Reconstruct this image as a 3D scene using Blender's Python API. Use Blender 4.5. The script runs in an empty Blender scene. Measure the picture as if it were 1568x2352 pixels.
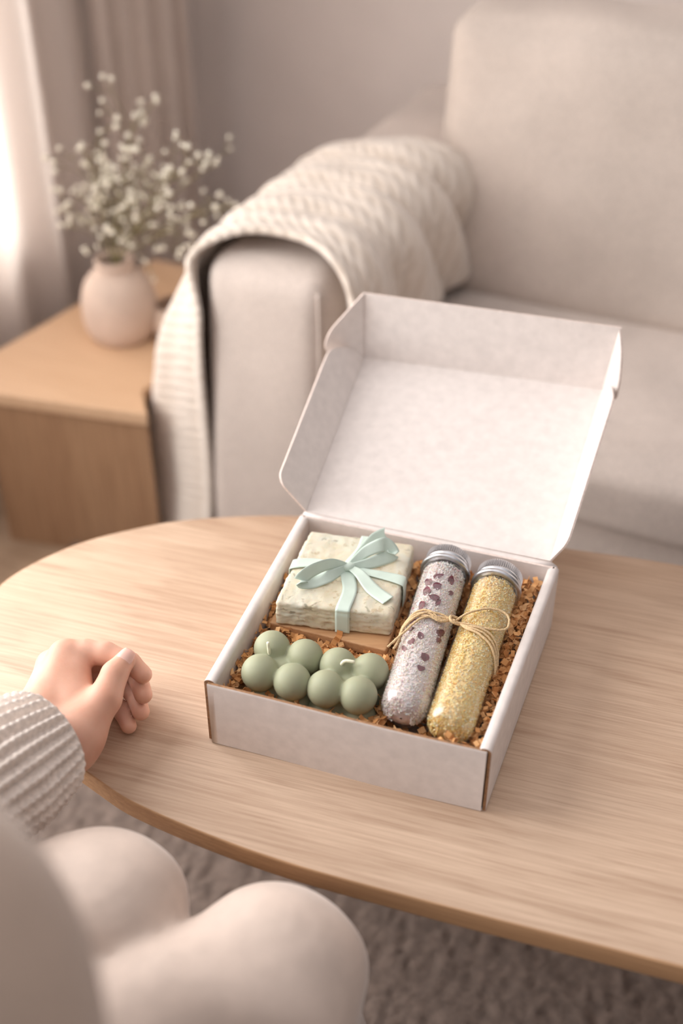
import bpy, bmesh, math, random
import numpy as np
from mathutils import Vector, Matrix, noise
random.seed(7); rng = np.random.default_rng(7)
R = math.radians
sc = bpy.context.scene
col = sc.collection
sc.view_settings.view_transform = 'Standard'
sc.view_settings.look = 'None'
sc.view_settings.gamma = 1
sc.view_settings.use_curve_mapping = False
sc.view_settings.exposure = 0.14

# ------------------------------------------------------------------ helpers
def lin(c):
    return tuple(((v/255)/12.92 if v/255 <= .04045 else ((v/255+.055)/1.055)**2.4) for v in c) + (1,)

def V(*a): return np.array(a, float)
def unit(v):
    v = np.array(v, float); return v/np.linalg.norm(v)

class MB:
    """collects verts / faces (with a material index) for ONE mesh"""
    def __init__(s): s.v = []; s.f = []; s.m = []
    def add(s, vs, fs, mi=0):
        o = len(s.v); s.v += [tuple(map(float, p)) for p in vs]
        s.f += [tuple(i+o for i in f) for f in fs]
        s.m += list(mi) if isinstance(mi, (list, tuple)) else [mi]*len(fs)
        return s
    def box(s, a, b, mi=0):
        x0, y0, z0 = a; x1, y1, z1 = b
        vs = [(x0,y0,z0),(x1,y0,z0),(x1,y1,z0),(x0,y1,z0),(x0,y0,z1),(x1,y0,z1),(x1,y1,z1),(x0,y1,z1)]
        return s.add(vs, [(3,2,1,0),(4,5,6,7),(0,1,5,4),(1,2,6,5),(2,3,7,6),(3,0,4,7)], mi)
    def prism(s, poly, o, ex, ey, en, t, mi=0, me=None):
        """polygon in the plane (o, ex, ey) given thickness t along en; me = material of the cut edges"""
        o, ex, ey, en = map(lambda q: np.array(q, float), (o, ex, ey, en)); n = len(poly)
        a = [o+ex*p[0]+ey*p[1] for p in poly]; b = [p+en*t for p in a]
        flip = np.dot(np.cross(ex, ey), en) < 0
        area = sum(poly[i][0]*poly[(i+1) % n][1]-poly[(i+1) % n][0]*poly[i][1] for i in range(n))
        if area < 0: flip = not flip
        fs = [tuple(reversed(range(n))), tuple(range(n, 2*n))] + [(i, (i+1) % n, n+(i+1) % n, n+i) for i in range(n)]
        if flip: fs = [tuple(reversed(f)) for f in fs]
        return s.add(a+b, fs, [mi, mi]+[mi if me is None else me]*n)
    def grid(s, P, mi=0, wrap=False):
        """P: array (n, m, 3)"""
        n, m = P.shape[:2]
        fs = [(i*m+j, i*m+(j+1) % m, (i+1)*m+(j+1) % m, (i+1)*m+j) for i in range(n-1) for j in range(m if wrap else m-1)]
        return s.add(P.reshape(-1, 3), fs, mi)
    def tube(s, path, r, n=10, mi=0, caps=True):
        path = [np.array(p, float) for p in path]; k = len(path)
        rr = [r]*k if np.isscalar(r) else list(r)
        t0 = unit(path[1]-path[0]); ref = V(0,0,1) if abs(t0[2]) < .9 else V(1,0,0)
        u = unit(np.cross(t0, ref)); rings = []
        for i, p in enumerate(path):
            t = unit(path[min(i+1, k-1)]-path[max(i-1, 0)])
            u = unit(u-t*np.dot(u, t)); w = np.cross(t, u)
            rings.append([p+rr[i]*(math.cos(a)*u+math.sin(a)*w) for a in np.linspace(0, 2*math.pi, n, endpoint=False)])
        o = len(s.v); s.grid(np.array(rings), mi, True)
        if caps:
            s.f.append(tuple(o+j for j in reversed(range(n)))); s.m.append(mi)
            s.f.append(tuple(o+(k-1)*n+j for j in range(n))); s.m.append(mi)
        return s
    def lathe(s, prof, o=(0,0,0), ax=(0,0,1), n=40, mi=0, closed=False):
        """prof: (radius, height); axis ax from o"""
        ax = unit(ax); ref = V(0,0,1) if abs(ax[2]) < .9 else V(1,0,0)
        u = unit(np.cross(ref, ax)); w = np.cross(ax, u); o = np.array(o, float)
        pr = list(prof)+([prof[0]] if closed else [])
        P = np.array([[o+ax*h+max(r, 1e-5)*(math.cos(a)*u+math.sin(a)*w) for a in np.linspace(0, 2*math.pi, n, endpoint=False)] for r, h in pr])
        return s.grid(P, mi, True)
    def ball(s, c, r, nu=20, nv=12, mi=0):
        th = np.linspace(0, math.pi, nv)
        return s.lathe([(r*math.sin(t), -r*math.cos(t)) for t in th], c, (0,0,1), nu, mi)
    def build(s, name, mats, parent=None, smooth=True, bevel=0, seg=2, sub=0, auto=None, loc=None):
        me = bpy.data.meshes.new(name)
        me.from_pydata(s.v, [], s.f)
        mats = mats if isinstance(mats, (list, tuple)) else [mats]
        for m in mats: me.materials.append(m)
        me.polygons.foreach_set('material_index', s.m)
        me.polygons.foreach_set('use_smooth', [smooth]*len(s.f))
        me.update()
        bm = bmesh.new(); bm.from_mesh(me)
        bmesh.ops.remove_doubles(bm, verts=bm.verts, dist=1e-6)
        bmesh.ops.recalc_face_normals(bm, faces=bm.faces)
        bm.to_mesh(me); bm.free()
        if auto is not None: me.set_sharp_from_angle(angle=R(auto))
        o = bpy.data.objects.new(name, me); col.objects.link(o)
        if parent is not None: o.parent = parent
        if loc is not None: o.location = loc
        if bevel:
            b = o.modifiers.new('bevel', 'BEVEL'); b.width = bevel; b.segments = seg; b.limit_method = 'ANGLE'; b.angle_limit = R(35)
        if sub:
            b = o.modifiers.new('sub', 'SUBSURF'); b.levels = sub; b.render_levels = sub
        return o

def tag(o, label, cat, group=None, kind=None):
    o['label'] = label; o['category'] = cat
    if group: o['group'] = group
    if kind: o['kind'] = kind
    return o
def structure(o): o['kind'] = 'structure'; return o
def empty(name, loc=(0,0,0), rz=0):
    o = bpy.data.objects.new(name, None); col.objects.link(o)
    o.location = loc; o.rotation_euler = (0, 0, rz); o.empty_display_size = .05
    return o

def spline(pts, n, closed=False):
    """Catmull-Rom through pts, n samples"""
    P = np.array(pts, float); k = len(P); out = []
    segs = k if closed else k-1
    for t in np.linspace(0, segs, n, endpoint=not closed):
        i = min(int(t), segs-1); f = t-i
        g = lambda j: P[j % k] if closed else P[min(max(j, 0), k-1)]
        a, b, c, d = g(i-1), g(i), g(i+1), g(i+2)
        out.append(.5*((2*b)+(-a+c)*f+(2*a-5*b+4*c-d)*f*f+(-a+3*b-3*c+d)*f**3))
    return np.array(out)

# signed distance shapes turned into one continuous mesh (naive surface nets)
def cone_sd(P, a, b, ra, rb):
    a = np.array(a, float); b = np.array(b, float); ba = b-a
    h = np.clip(((P-a)@ba)/max(ba@ba, 1e-12), 0, 1)
    return np.linalg.norm(P-a-h[..., None]*ba, axis=-1)-(ra+(rb-ra)*h)
def smin(a, b, k):
    h = np.clip(.5+.5*(b-a)/k, 0, 1)
    return b*(1-h)+a*h-k*h*(1-h)
def nets(fn, lo, hi, h):
    lo = np.array(lo, float); hi = np.array(hi, float)
    n = np.ceil((hi-lo)/h).astype(int)+1
    ax = [lo[i]+h*np.arange(n[i]) for i in range(3)]
    val = np.empty(tuple(n), np.float32)
    for i in range(n[0]):
        g = np.stack(np.meshgrid([ax[0][i]], ax[1], ax[2], indexing='ij'), -1)[0]
        val[i] = fn(g)
    ins = val < 0
    cs = np.zeros(tuple(n-1), np.int8); acc = np.zeros(tuple(n-1)+(3,), np.float32); cnt = np.zeros(tuple(n-1), np.float32)
    cor = [(a, b, c) for a in (0,1) for b in (0,1) for c in (0,1)]
    sl = lambda A, c: A[c[0]:n[0]-1+c[0], c[1]:n[1]-1+c[1], c[2]:n[2]-1+c[2]]
    for c in cor:
        for d in range(3):
            if c[d] == 0:
                e = list(c); e[d] = 1; e = tuple(e)
                va, vb = sl(val, c), sl(val, e); m = (va < 0) != (vb < 0)
                t = np.where(m, va/np.where(m, va-vb, 1), 0)
                p = np.zeros(m.shape+(3,), np.float32)
                for q in range(3): p[..., q] = c[q]
                p[..., d] = t
                acc += p*m[..., None]; cnt += m
    on = cnt > 0
    idx = -np.ones(on.shape, int); ii = np.argwhere(on); idx[on] = np.arange(len(ii))
    verts = lo+h*(ii+acc[on]/cnt[on][:, None])
    faces = []
    for d in range(3):
        u, w = [(1,2), (2,0), (0,1)][d]
        s0 = [slice(1, n[q]-1) for q in range(3)]; s1 = list(s0); s0[d] = slice(0, n[d]-1); s1[d] = slice(1, n[d])
        a, b = ins[tuple(s0)], ins[tuple(s1)]
        pos = np.argwhere(a != b)
        off = np.array([1,1,1]); off[d] = 0
        flip = a[tuple(pos.T)]
        base = pos+off
        eu = np.zeros(3, int); eu[u] = 1; ew = np.zeros(3, int); ew[w] = 1
        q = [idx[tuple((base-x).T)] for x in (eu+ew, ew, 0*eu, eu)]
        Q = np.stack(q, 1); Q[~flip] = Q[~flip][:, ::-1]
        faces.append(Q)
    return verts, np.concatenate(faces)
def sdf_mesh(fn, lo, hi, h):
    v, f = nets(fn, lo, hi, h); m = MB(); m.add(v, [tuple(map(int, x)) for x in f]); return m

# ------------------------------------------------------------------ materials
class NT:
    def __init__(s, name):
        s.m = bpy.data.materials.new(name); s.m.use_nodes = True
        s.t = s.m.node_tree; s.n = s.t.nodes; s.l = s.t.links
        s.b = s.n['Principled BSDF']; s.out = s.n['Material Output']
    def new(s, t, **kw):
        nd = s.n.new(t)
        for k, v in kw.items(): setattr(nd, k, v)
        return nd
    def link(s, a, b): s.l.new(a, b)
    def coords(s, scale=(1,1,1), rot=(0,0,0), src='Object'):
        tc = s.new('ShaderNodeTexCoord'); mp = s.new('ShaderNodeMapping')
        mp.inputs['Scale'].default_value = scale; mp.inputs['Rotation'].default_value = rot
        s.link(tc.outputs[src], mp.inputs['Vector']); return mp.outputs[0]
    def noise(s, vec, scale, detail=4, rough=.5, dist=0):
        n = s.new('ShaderNodeTexNoise'); n.inputs['Scale'].default_value = scale; n.inputs['Detail'].default_value = detail
        n.inputs['Roughness'].default_value = rough; n.inputs['Distortion'].default_value = dist
        s.link(vec, n.inputs['Vector']); return n.outputs['Fac']
    def ramp(s, fac, stops):
        r = s.new('ShaderNodeValToRGB'); e = r.color_ramp.elements
        while len(e) < len(stops): e.new(.5)
        for x, (p, c) in zip(e, stops): x.position = p; x.color = c if len(c) == 4 else lin(c)
        s.link(fac, r.inputs[0]); return r.outputs[0]
    def mix(s, fac, a, b, mode='MIX'):
        n = s.new('ShaderNodeMix', data_type='RGBA', blend_type=mode)
        if hasattr(fac, 'links'): s.link(fac, n.inputs[0])
        else: n.inputs[0].default_value = fac
        for v, k in ((a, 6), (b, 7)):
            if hasattr(v, 'links'): s.link(v, n.inputs[k])
            else: n.inputs[k].default_value = v if len(v) == 4 else lin(v)
        return n.outputs[2]
    def bump(s, h, strength=.3, dist=.001):
        b = s.new('ShaderNodeBump'); b.inputs['Strength'].default_value = strength; b.inputs['Distance'].default_value = dist
        s.link(h, b.inputs['Height']); s.link(b.outputs[0], s.b.inputs['Normal']); return b
    def set(s, **kw):
        for k, v in kw.items(): s.b.inputs[k.replace('_', ' ')].default_value = v
        return s

def simple(name, c, rough=.6, var=.06, vs=30, bs=200, bstr=.1, bd=.0006, metal=0, spec=.5, sss=0, sheen=0, coat=0):
    t = NT(name); vec = t.coords()
    n = t.noise(vec, vs, 5)
    d = tuple(max(0, x*(1-var)) for x in c); e = tuple(min(255, x*(1+var)) for x in c)
    t.link(t.ramp(n, [(.3, d), (.7, e)]), t.b.inputs['Base Color'])
    if bstr: t.bump(t.noise(vec, bs, 4), bstr, bd)
    t.set(Roughness=rough, Metallic=metal)
    t.b.inputs['Specular IOR Level'].default_value = spec
    if sss:
        t.b.inputs['Subsurface Weight'].default_value = sss; t.b.inputs['Subsurface Radius'].default_value = (1, .45, .3); t.b.inputs['Subsurface Scale'].default_value = .004
    if sheen: t.b.inputs['Sheen Weight'].default_value = sheen; t.b.inputs['Sheen Roughness'].default_value = .4
    if coat: t.b.inputs['Coat Weight'].default_value = coat; t.b.inputs['Coat Roughness'].default_value = .25
    return t.m

def wood(name, light, mid, dark, along=0, s=1.0, rough=.5, rings=True):
    t = NT(name)
    rot = (0, 0, 0) if along == 0 else ((0, 0, R(90)) if along == 1 else (0, R(90), 0))
    vec = t.coords(scale=(s, s, s), rot=rot)
    def st(x, y): 
        m = t.new('ShaderNodeMapping'); m.inputs['Scale'].default_value = (x, y, y); t.link(vec, m.inputs['Vector']); return m.outputs[0]
    broad = t.noise(st(1.2, 11), 1.0, 3, .5, .6)
    fine = t.noise(st(9, 380), 1.0, 5, .7, .2)
    pores = t.noise(st(22, 700), 1.0, 3, .6)
    w = t.new('ShaderNodeTexWave', wave_type='RINGS', rings_direction='Y')
    w.inputs['Scale'].default_value = 9; w.inputs['Distortion'].default_value = 7; w.inputs['Detail'].default_value = 3; w.inputs['Detail Scale'].default_value = .9
    t.link(st(.55, 3.2), w.inputs['Vector'])
    c = t.ramp(broad, [(.3, mid), (.7, light)])
    if rings: c = t.mix(.30, c, t.ramp(w.outputs[0], [(.25, dark), (.75, light)]))
    c = t.mix(.42, c, t.ramp(fine, [(.34, dark), (.62, light)]))
    c = t.mix(t.ramp(pores, [(.58, (0,0,0)), (.72, (110,110,110))]), c, dark)
    t.link(c, t.b.inputs['Base Color'])
    t.bump(fine, .12, .0004)
    t.set(Roughness=rough); t.b.inputs['Specular IOR Level'].default_value = .35
    return t.m

def weave(name, c, scale=900, rough=.9, var=.07, strength=.35, sheen=.15, vs=6):
    t = NT(name); vec = t.coords()
    a = t.new('ShaderNodeTexWave', wave_type='BANDS', bands_direction='X'); b = t.new('ShaderNodeTexWave', wave_type='BANDS', bands_direction='Z')
    for w in (a, b):
        w.inputs['Scale'].default_value = scale/6.28; w.inputs['Distortion'].default_value = 1.5; w.inputs['Detail'].default_value = 2
        t.link(vec, w.inputs['Vector'])
    mx = t.new('ShaderNodeMath', operation='MAXIMUM'); t.link(a.outputs[1], mx.inputs[0]); t.link(b.outputs[1], mx.inputs[1])
    n = t.noise(vec, vs, 5, .6); n2 = t.noise(vec, 260, 3, .6)
    d = tuple(x*(1-var) for x in c); e = tuple(min(255, x*(1+var)) for x in c)
    cc = t.mix(.35, t.ramp(n, [(.3, d), (.7, e)]), t.ramp(n2, [(.35, tuple(x*.88 for x in c)), (.65, e)]))
    t.link(cc, t.b.inputs['Base Color'])
    t.bump(mx.outputs[0], strength, .0008)
    t.set(Roughness=rough); t.b.inputs['Sheen Weight'].default_value = sheen; t.b.inputs['Specular IOR Level'].default_value = .2
    return t.m

M = {}
M['card'] = simple('white_card', (228, 219, 214), .75, .025, 90, 700, .06, .0003, spec=.3)
M['kraft'] = simple('kraft_edge', (150, 112, 80), .85, .16, 300, 600, .3)
M['cardedge'] = simple('card_cut_edge', (222, 205, 196), .8, .06, 300, 600, .2)
M['oak'] = wood('table_oak', (208, 181, 157), (194, 163, 137), (150, 117, 92), 0)
M['oakedge'] = wood('table_oak_edge', (190, 150, 112), (172, 132, 96), (130, 94, 64), 0, rings=False)
M['cabtop'] = wood('cabinet_top_wood', (212, 178, 146), (204, 168, 134), (178, 140, 106), 0, rings=False)
M['cabbody'] = wood('cabinet_body_wood', (176, 140, 108), (160, 122, 92), (98, 68, 46), 2, rings=False)
M['sofa'] = weave('sofa_linen', (207, 194, 185), 1100)
M['sofaback'] = weave('sofa_cushion_linen', (202, 189, 179), 1000)
M['wall'] = simple('wall_paint', (238, 228, 222), .95, .03, 3, 300, .08)
M['trimwhite'] = simple('window_paint', (235, 230, 226), .6, .02)
M['floorw'] = wood('floor_boards', (190, 165, 140), (170, 142, 116), (130, 104, 82), 0, .6)
M['rug'] = simple('rug_pile', (122, 108, 100), 1, .10, 60, 420, .4, .002, spec=.1, sheen=.3)
M['soap'] = None
M['ribbon'] = simple('mint_satin', (206, 222, 210), .38, .03, 60, 900, .05, sheen=.3, spec=.6)
M['dish'] = wood('dish_wood', (206, 162, 120), (192, 146, 104), (160, 112, 74), 0, 2)
M['wax'] = simple('sage_wax', (163, 166, 138), .55, .03, 40, 300, .05, sss=.25, spec=.4)
M['wick'] = simple('wick_cotton', (236, 232, 206), .9, .05, 400, 900, .3)
M['metal'] = simple('brushed_aluminium', (206, 207, 210), .32, .04, 200, 600, .1, metal=1)
M['twine'] = simple('jute_twine', (214, 184, 142), .9, .15, 900, 1800, .6, .0008)
M['fill'] = None
M['skin'] = None
M['vase'] = simple('matte_clay', (208, 188, 174), .8, .04, 20, 180, .12)
M['bowl'] = simple('pale_clay', (205, 182, 164), .85, .04, 20, 180, .12)
M['stem'] = simple('flower_stem', (132, 124, 88), .8, .1)
M['flower'] = simple('cream_blossom', (248, 238, 222), .8, .08, 300)
M['petal'] = simple('dried_petal', (104, 52, 62), .7, .25, 300, 500, .3)
M['trouser'] = simple('satin_fleece', (206, 188, 176), .62, .03, 40, 900, .12, .0006, sheen=.45, spec=.35)
M['sweater'] = weave('sweater_knit', (184, 164, 149), 500, .95, .08, .6, .4)
M['cuff'] = simple('cuff_knit', (236, 224, 215), .95, .07, 260, 620, .7, .0016, sheen=.5, spec=.15)
M['throw'] = None
M['drape'] = weave('drape_cloth', (236, 223, 214), 800, .95, .03, .2)
M['nail'] = simple('nail', (232, 184, 170), .3, .02, 60, 300, .03, spec=.5, sss=.2)

t = NT('handmade_soap'); vec = t.coords()
a = t.noise(vec, 34, 6, .6, .8); b = t.noise(vec, 120, 4, .6); c = t.noise(vec, 75, 3, .5, 1.2)
cc = t.ramp(a, [(.28, (206, 192, 160)), (.5, (214, 206, 184)), (.72, (212, 211, 196))])
cc = t.mix(t.ramp(b, [(.60, (0,0,0)), (.66, (170,170,170))]), cc, (164, 134, 84))
cc = t.mix(t.ramp(c, [(.62, (0,0,0)), (.70, (200,200,200))]), cc, (120, 112, 88))
t.link(cc, t.b.inputs['Base Color']); t.bump(t.noise(vec, 240, 5, .6), .35, .0012); t.set(Roughness=.6)
t.b.inputs['Subsurface Weight'].default_value = .2; t.b.inputs['Subsurface Scale'].default_value = .004
M['soap'] = t.m

t = NT('kraft_shred'); 
oi = t.new('ShaderNodeNewGeometry'); r = t.ramp(oi.outputs['Random Per Island'], [(0, (190, 130, 76)), (.5, (216, 160, 102)), (1, (234, 188, 136))])
t.link(r, t.b.inputs['Base Color']); t.set(Roughness=.85); M['fill'] = t.m

t = NT('skin'); vec = t.coords()
a = t.noise(vec, 26, 4); b = t.noise(vec, 700, 3)
t.link(t.ramp(a, [(.3, (208, 156, 132)), (.7, (225, 179, 157))]), t.b.inputs['Base Color']); t.bump(b, .12, .0005)
t.set(Roughness=.5); t.b.inputs['Subsurface Weight'].default_value = .35; t.b.inputs['Subsurface Radius'].default_value = (1, .35, .2); t.b.inputs['Subsurface Scale'].default_value = .006
t.b.inputs['Specular IOR Level'].default_value = .4
M['skin'] = t.m

t = NT('throw_knit'); vec = t.coords(src='UV')
w1 = t.new('ShaderNodeTexWave', wave_type='BANDS', bands_direction='X'); w1.inputs['Scale'].default_value = 14; w1.inputs['Distortion'].default_value = 2.2; w1.inputs['Detail Scale'].default_value = 4
t.link(vec, w1.inputs['Vector'])
w2 = t.new('ShaderNodeTexWave', wave_type='BANDS', bands_direction='DIAGONAL'); w2.inputs['Scale'].default_value = 34; w2.inputs['Distortion'].default_value = 1.5
t.link(vec, w2.inputs['Vector'])
h = t.new('ShaderNodeMath', operation='MULTIPLY_ADD'); t.link(w2.outputs[1], h.inputs[0]); h.inputs[1].default_value = .6; t.link(w1.outputs[1], h.inputs[2])
t.link(t.ramp(h.outputs[0], [(.1, (216, 202, 188)), (1, (230, 218, 206))]), t.b.inputs['Base Color'])
t.bump(h.outputs[0], .55, .004); t.set(Roughness=.95); t.b.inputs['Sheen Weight'].default_value = .5; t.b.inputs['Specular IOR Level'].default_value = .15
M['throw'] = t.m

def salt(name, stops, vs):
    t = NT(name); g = t.new('ShaderNodeNewGeometry')
    t.link(t.ramp(g.outputs['Random Per Island'], stops), t.b.inputs['Base Color'])
    t.set(Roughness=.75); t.b.inputs['Specular IOR Level'].default_value = .2; t.b.inputs['Subsurface Weight'].default_value = .3; t.b.inputs['Subsurface Scale'].default_value = .002
    return t.m
M['salt_a'] = salt('lilac_salt', [(0, (226, 214, 214)), (.4, (240, 233, 228)), (.7, (232, 212, 214)), (.9, (236, 222, 200)), (1, (214, 172, 180))], 0)
M['salt_b'] = salt('yellow_salt', [(0, (232, 186, 108)), (.4, (240, 204, 130)), (.7, (244, 219, 164)), (1, (248, 238, 212))], 0)

# clear thin glass: fresnel reflection over a clear pane
t = NT('clear_glass'); t.n.remove(t.b)
tr = t.new('ShaderNodeBsdfTransparent'); tr.inputs[0].default_value = (.96, .965, .955, 1)
gl = t.new('ShaderNodeBsdfGlossy'); gl.inputs['Roughness'].default_value = .2
lw = t.new('ShaderNodeLayerWeight'); lw.inputs[0].default_value = .5
pw = t.new('ShaderNodeMath', operation='POWER'); t.link(lw.outputs['Facing'], pw.inputs[0]); pw.inputs[1].default_value = 4
fr = t.new('ShaderNodeMath', operation='MULTIPLY_ADD'); t.link(pw.outputs[0], fr.inputs[0]); fr.inputs[1].default_value = .6; fr.inputs[2].default_value = .13
ms = t.new('ShaderNodeMixShader'); t.link(fr.outputs[0], ms.inputs[0]); t.link(tr.outputs[0], ms.inputs[1]); t.link(gl.outputs[0], ms.inputs[2]); t.link(ms.outputs[0], t.out.inputs[0])
M['glass'] = t.m

# sheer curtain: lets the window glow through
t = NT('sheer_cloth'); t.n.remove(t.b)
df = t.new('ShaderNodeBsdfDiffuse'); df.inputs[0].default_value = lin((240, 232, 227))
tl = t.new('ShaderNodeBsdfTranslucent'); tl.inputs[0].default_value = lin((240, 232, 226))
tr = t.new('ShaderNodeBsdfTransparent')
m1 = t.new('ShaderNodeMixShader'); m1.inputs[0].default_value = .5; t.link(df.outputs[0], m1.inputs[1]); t.link(tl.outputs[0], m1.inputs[2])
m2 = t.new('ShaderNodeMixShader'); m2.inputs[0].default_value = .25; t.link(m1.outputs[0], m2.inputs[1]); t.link(tr.outputs[0], m2.inputs[2]); t.link(m2.outputs[0], t.out.inputs[0])
M['sheer'] = t.m

# ------------------------------------------------------------------ camera
cam = bpy.data.cameras.new('camera'); co = bpy.data.objects.new('camera', cam); col.objects.link(co)
cam.sensor_fit = 'VERTICAL'; cam.sensor_height = 36; cam.lens = 2802.65*36/2352
co.location = (0, 0, 1.2491); co.rotation_euler = (R(90-37.33), 0, 0)
cam.clip_start = .02; cam.dof.use_dof = True; cam.dof.focus_distance = 1.10; cam.dof.aperture_fstop = 2.0
sc.camera = co

# ------------------------------------------------------------------ room (frame: sofa origin, yaw -25 deg)
RY = R(-25); A0 = (-.1866, 1.470, 0)
cY, sY = math.cos(RY), math.sin(RY)
def room(x, d, z=0): return (A0[0]+cY*x-sY*d, A0[1]+sY*x+cY*d, z)
def at(o):
    o.location = A0; o.rotation_euler = (0, 0, RY); return o

m = MB(); m.box((-.75, -3.2, -.06), (3.2, 1.05, 0)); structure(at(m.build('floor', M['floorw'], smooth=False)))
m = MB(); m.box((-.67, .92, 0), (3.2, 1.04, 2.5)); structure(at(m.build('wall_back', M['wall'], smooth=False)))
WD0, WD1, WZ0, WZ1 = -1.35, .295, .34, 2.1          # window opening in the left wall
m = MB()
m.box((-.67, WD1, 0), (-.55, .92, 2.5)); m.box((-.67, -3.2, 0), (-.55, WD0, 2.5))
m.box((-.67, WD0, 0), (-.55, WD1, WZ0)); m.box((-.67, WD0, WZ1), (-.55, WD1, 2.5))
structure(at(m.build('wall_left', M['wall'], smooth=False)))
m = MB()
for a, b in (((WD0, WZ0), (WD1, WZ0+.035)), ((WD0, WZ1-.035), (WD1, WZ1)), ((WD0, WZ0), (WD0+.035, WZ1)), ((WD1-.035, WZ0), (WD1, WZ1)), ((-.53, WZ0), (-.49, WZ1))):
    m.box((-.63, a[0], a[1]), (-.59, b[0], b[1]))
wf = structure(at(m.build('window_1', M['trimwhite'], smooth=False, bevel=.003)))
m = MB(); m.box((-.612, WD0+.03, WZ0+.03), (-.608, WD1-.03, WZ1-.03)); gp = m.build('window_pane', M['glass'], wf, smooth=False)
m = MB(); m.box((-.66, WD0+.002, WZ0-.004), (-.535, WD1-.002, WZ0+.012)); m.build('window_sill', M['trimwhite'], wf, smooth=False, bevel=.003)
m = MB(); m.box((-.55, .905, 0), (3.2, .92, .08)); structure(at(m.build('baseboard_back', M['trimwhite'], smooth=False, bevel=.002)))

def curtain(name, d0, d1, mat, amp, folds, x, ph, label, z1=2.3):
    n, mz = 260, 30; P = np.empty((n, mz, 3))
    for i in range(n):
        u = i/(n-1); d = d0+(d1-d0)*u
        for j in range(mz):
            z = .012+(z1-.012)*j/(mz-1); w = 1+.35*math.sin(9*u+ph)*(1-z/z1)
            P[i, j] = (x+amp*w*math.sin(2*math.pi*folds*u+ph+.5*math.sin(5.3*u))+.25*amp*math.sin(4*math.pi*folds*u+1.3*ph+z*.6), d+.35*amp*math.cos(2*math.pi*folds*u+ph), z)
    o = at(MB().grid(P).build(name, mat)); tag(o, label, 'curtain')
    s = o.modifiers.new('solid', 'SOLIDIFY'); s.thickness = .0016
    return o
curtain('sheer_curtain', -.32, .52, M['sheer'], .016, 7.0, -.492, .6, 'white sheer curtain glowing over the bright window')
curtain('drape', .50, .80, M['drape'], .020, 4.5, -.488, 1.7, 'taupe opaque drape hanging in the corner behind the flower vase')
m = MB(); m.tube([(-.49, -1.5, 2.31), (-.49, .90, 2.31)], .012); cr = at(m.build('curtain_rod', M['metal'])); tag(cr, 'slim metal rod carrying the sheer curtain and the drape', 'curtain rod')

# rug: shaggy pile
n1, n2 = 420, 300
xs = np.linspace(-.25, 1.75, n1); ys = np.linspace(-1.45, -.03, n2); P = np.empty((n1, n2, 3))
for i in range(n1):
    for j in range(n2):
        x, y = xs[i], ys[j]
        k = noise.noise((x*70, y*30+x*20, 0))*.5+noise.noise((x*150, y*120, 3))*.5
        P[i, j] = (x+.004*noise.noise((x*50, y*50, 9)), y+.004*noise.noise((x*50, y*50, 4)), .016+.007*k)
m = MB(); m.grid(P); o = at(m.build('shag_rug', M['rug'])); tag(o, 'thick grey taupe shag rug under the oak coffee table', 'rug')

# ------------------------------------------------------------------ sofa
sofa = at(empty('sofa')); tag(sofa, 'cream linen sofa with squared arm and loose back cushion', 'sofa')
def rounded_box(a, b, r, name, mat, parent, puff=0, seg=6, sub=0, taper=None, nse=0):
    """box with rounded edges, optionally puffed like a cushion"""
    a = np.array(a, float); b = np.array(b, float); c = (a+b)/2; hf = (b-a)/2
    bm = bmesh.new(); bmesh.ops.create_cube(bm, size=2)
    bmesh.ops.subdivide_edges(bm, edges=bm.edges[:], cuts=26, use_grid_fill=True)
    for v in bm.verts:
        p = np.array(v.co)*hf; q = np.clip(p, -(hf-r), hf-r); dlt = p-q; L = np.linalg.norm(dlt)
        # spread grid toward the edges
        if L > 0: p = q+dlt/L*r*min(1, L/r*1.0) if np.count_nonzero(np.abs(dlt) > 1e-9) > 1 else p
        s = np.array(v.co)
        if puff:
            for k in range(3):
                o1, o2 = [q for q in range(3) if q != k]
                p[k] += np.sign(s[k])*puff[k]*max(0, (1-s[o1]**2))**.6*max(0, (1-s[o2]**2))**.6*abs(s[k])
        if nse:
            d = nse*noise.noise(tuple(p*9)); p = p+unit(p+1e-6)*d
        p = p+c
        if taper: p = taper(p)
        v.co = p
    me = bpy.data.meshes.new(name); bm.to_mesh(me); bm.free(); me.materials.append(mat)
    me.polygons.foreach_set('use_smooth', [True]*len(me.polygons))
    o = bpy.data.objects.new(name, me); col.objects.link(o); o.parent = parent
    return o
ARMW, ARMZ = .185, .548
def armtaper(p):
    f = 1-(p[2]/ARMZ)
    k = (ARMW-p[0])/ARMW
    p = p.copy(); p[0] -= .03*f*k
    return p
rounded_box((0, 0, .03), (ARMW, .80, ARMZ), .034, 'arm', M['sofa'], sofa, puff=(.004, .012, .006), taper=armtaper)
rounded_box((1.30, 0, .03), (1.30+ARMW, .80, ARMZ), .034, 'arm', M['sofa'], sofa, puff=(.004, .012, .006))
rounded_box((ARMW-.01, .04, .03), (1.31, .80, .272), .012, 'base', M['sofa'], sofa, nse=.004)
rounded_box((ARMW+.002, .005, .27), (.74, .62, .382), .03, 'seat_cushion', M['sofa'], sofa, puff=(.0, .012, .012), nse=.006)
rounded_box((.745, .005, .27), (1.298, .62, .382), .03, 'seat_cushion', M['sofa'], sofa, puff=(.0, .012, .012), nse=.006)
rounded_box((.0, .70, .03), (1.48, .84, .53), .04, 'backrest', M['sofa'], sofa)
def lean(p):
    q = p.copy(); q[1] += .20*(p[2]-.37); q[0] -= .045*(p[2]-.37); return q
rounded_box((ARMW+.004, .355, .372), (.625, .53, .768), .032, 'back_cushion', M['sofaback'], sofa, puff=(.012, .028, .012), taper=lean, nse=.006)
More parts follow.
